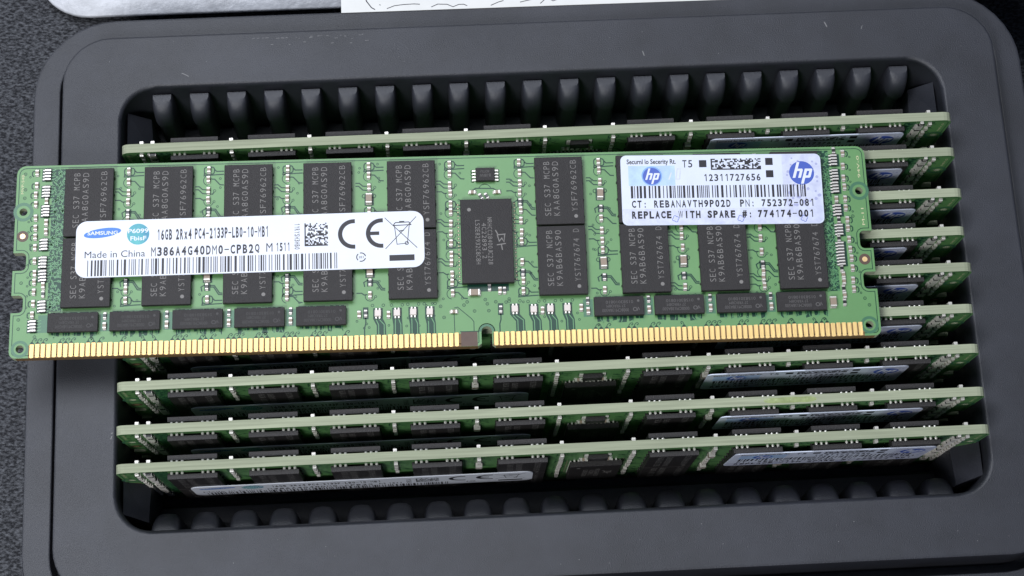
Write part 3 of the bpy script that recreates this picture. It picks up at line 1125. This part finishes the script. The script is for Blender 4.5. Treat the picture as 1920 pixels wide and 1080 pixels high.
def fill(root, contacts=True, back='both'):
    place('circuit_board', ME_BOARD, root)
    for x0, x1 in DRAM_X:
        cx = (x0 + x1) / 2
        place('memory_chip', ME_DRAM_TOP, root, (cx, 24.6, 0))
        place('memory_chip', ME_DRAM_LOW, root, (cx, 13.15, 0))
        place('memory_chip', ME_DRAM_TOP, root, (cx, 24.6, -1.4), flip=True)
        place('memory_chip', ME_DRAM_LOW, root, (cx, 13.15, -1.4), flip=True)
    for x0 in BUF_X:
        place('buffer_chip', ME_BUF_L, root, (x0 + 3.825, 5.25, 0))
    for x0 in BUF_XR:
        place('buffer_chip', ME_BUF_R, root, (x0 + 3.825, 5.55, 0))
    place('register_chip', ME_REG, root, (73.13, 16.6, 0))
    place('small_chip', ME_EEP, root, (73.17, 27.75, 0))
    r = random.Random(2)
    for k, u, v, rz in COMP:
        place(k, ME[k], root, (u, v, 0), rz + r.uniform(-.035, .035))
    # a first row of parts on the hidden face
    for u in list(COLS) + [3.25, 5.0, 129.6]:
        place('capacitor', ME['capacitor'], root, (u, 30.55, -1.4), flip=True)
    a = spec_label(root)
    a.location = Vector((9.85, 12.15, 1.165)) * S
    a.rotation_euler = (0, 0, R(.42))
    b = asset_label(root)
    b.location = Vector((94.3, 18.45, 1.165)) * S
    b.rotation_euler = (0, 0, R(-.85))


fill(loose)
r = random.Random(4)
rest = MB()
gm = MB()
gm.prism([(-.31, .10), (-.12, .0), (.12, .0), (.31, .10), (.31, 2.13), (.27, 2.17), (-.27, 2.17), (-.31, 2.13)], .014, .04, 0, inset=.012)
for i in range(144):
    x = 3.13 + .325 + .85 * i if i < 77 else 73.78 + .325 + .85 * (i - 77)
    dv = -.06 if (i % 3 == 0) else .04
    if i < 50 or 77 <= i < 127:
        place('gold_contact', ME['gold_contact'], loose, (x, .02 + dv * .5, 0))
    else:
        rest.add(gm, lambda p, x=x, dv=dv: (p[0] + x, p[1] + .02 + dv * .5, p[2]))
o = rest.build('gold_contacts', ['gold'], loose)
o['kind'] = 'stuff'

# ------------------------------------------------------------------ the nine upright modules
LEAN = R(3.8)
YS = [25.906, 19.807, 12.783, 6.369, 0.355, -6.498, -13.019, -19.875, -25.828]
DX = [0.232, 0.111, 0.391, 0.051, 0.428, -0.161, -0.088, -0.106, -0.07]
YAW = [0.0002, -.0003, .0002, 0, -.0002, .0003, .0008, .0006, .0008]
HP = [(94.1, 18.35, -.9), (93.6, 17.4, .3), (94.5, 17.9, -.4), (92.8, 17.6, .2), (93.6, 17.1, -.3), (94.0, 17.4, .2), (91.0, 17.8, .2), (92.3, 18.2, -.6), (93.6, 18.2, -2.6)]
TXT = ['rearmost upright memory module, next to the empty finger ribs of the tray',
       'second upright memory module from the back, mostly hidden under the flat one',
       'third upright memory module from the back, only its right end showing',
       'fourth upright module from the back, right end by the flat one\'s upper side notch',
       'fifth upright module from the back, right end beside the gold dot of the flat one',
       'upright memory module just behind the front three, mostly covered by the flat one',
       'third upright memory module from the front, first whole edge below the gold contacts',
       'second upright memory module from the front, greenish residue on its top edge',
       'frontmost upright memory module, its white CE label clearly lit']
VMIN = [16, 16, 16, 16, 16, 14, 13, 13, 7.4]


def copy_tree(o, parent, keep):
    c = o.copy()
    C.objects.link(c)
    c.parent = parent
    for ch in list(o.children):
        if keep(ch):
            copy_tree(ch, c, lambda q: True)
    return c


SKIP = ('gold_contact',)
for i in range(9):
    vm = VMIN[i] * S

    def keep(ch):
        n = ch.name.split('.')[0]
        if n.startswith('gold_contact'):
            return False
        if n in ('circuit_board', 'product_label', 'service_label'):
            return True
        if n in ('memory_chip', 'register_chip'):
            return ch.location.y > min(vm, 1.6) - .4 and not (ch.location.z < -.1 and ch.location.y < 2.0)
        return ch.location.y > vm
    c = copy_tree(loose, None, keep)
    c.rotation_mode = 'XYZ'
    rot = Matrix.Rotation(YAW[i], 3, 'Z') @ Matrix.Rotation(math.pi / 2 + LEAN + R((.2, -.2, .3, 0, -.3, .1, -.25, .2, 0)[i]), 3, 'X')
    top = rot @ Vector((LEN / 2, HGT, -.7))
    c.location = (Vector((DX[i], YS[i], 0)) - top) * S
    c.rotation_euler = rot.to_euler()
    tag(c, TXT[i], 'memory module', G)
    for ch in c.children:
        if ch.name.startswith('service_label'):
            u, v, a = HP[i]
            ch.location = Vector((u, v, 1.165)) * S
            ch.rotation_euler = (0, 0, R(a))

    if i == 7:
        m = MB()
        rr = random.Random(6)
        for k in range(9):
            x = 103.6 + rr.uniform(-3.2, 3.2)
            m.rows([[(x + q * math.cos(R(t)) * 1.6, HGT + z, -.7 - q * .45 * math.sin(R(t))) for t in range(0, 360, 30)] for q, z in ((rr.uniform(.7, 1.1), .004), (.5, .05 + .004 * k))])
        m.build('flux_residue', ['residue'], c)

# ------------------------------------------------------------------ things behind the tray
rnd = random.Random(9)
paper = MB()
secs = []
PX0, PX1 = -31.5, 190
n = 18
E0 = 53.25


def paper_z(t):
    return max(TABLE_Z + .3, PZ - 3.85 - 0.0 * t - (t / 60.0) ** 2 * 20)


paper_pts = [[(x, E0 + t + (x - PX0) * -0.003, paper_z(t)) for x in (PX0, PX1)] for t in [0, 1.5, 6, 15, 30, 45, 60, 75, 120, 200]]
nn = 0
for s in paper_pts:
    paper.v += s
for i in range(len(paper_pts) - 1):
    a = 2 * i
    paper.f.append((a, a + 1, a + 3, a + 2))
    paper.m.append(0)
root = thing('paper_sheet', 'white sheet of paper with pen scribbles behind the tray', 'paper')
o = paper.build('sheet', ['paper'], root)
sol = o.modifiers.new('thickness', 'SOLIDIFY')
sol.thickness = .12 * S
sol.offset = -1
mb = MB()


def pen(pts, w=.12):
    mb.strip([(x, y) for x, y in pts], w, PZ - 3.85 + .03)


pen([(-27.6, 56.5), (-27.2, 55.2), (-26.4, 54.0), (-25.8, 53.6)], .16)
pen([(-25, 54.4), (-24.9, 54.5)], .2)
pen([(-23.8, 53.7), (-22.5, 54.2), (-21, 54.35), (-19.2, 54.4), (-18.2, 54.3)])
pen([(-16.3, 53.7), (-15.2, 54.2), (-13.6, 54.1), (-12.6, 53.6), (-11.6, 54.0), (-10.8, 54.0), (-10.2, 53.7)])
pen([(-6.2, 53.6), (-4.8, 54.2), (-4.0, 54.4)])
pen([(-1.2, 54.0), (.6, 54.4), (1.4, 54.5)])
pen([(2.2, 53.6), (3.4, 54.7), (4.4, 54.0), (5.2, 54.3), (7.2, 54.3), (8.1, 54.6), (8.5, 54.2), (9.0, 54.5), (9.4, 54.0)])
pen([(-17.6, 55.3), (-17.3, 55.5)], .25)
mb.build('handwriting', ['pen'], root)

# silvery plastic pouch at the upper left
mb = MB()
pouch = lambda d, z: [(p[0], p[1], z) for p in rrect(-87.7 + d, 40.0 - d, 64.6 + d, 160 - d, 9.7 - d * .6, 10)]
mb.rows([pouch(0.1, TABLE_Z + 1.9), pouch(0, TABLE_Z + 2.2), pouch(.05, TABLE_Z + 2.6), pouch(.25, TABLE_Z + 2.75), pouch(3, TABLE_Z + 3.2), pouch(9, TABLE_Z + 3.6)])
o = mb.build('plastic_pouch', ['bag'], smooth=50)
tag(o, 'silver grey crinkled plastic pouch with rounded corner lying behind the tray', 'pouch')
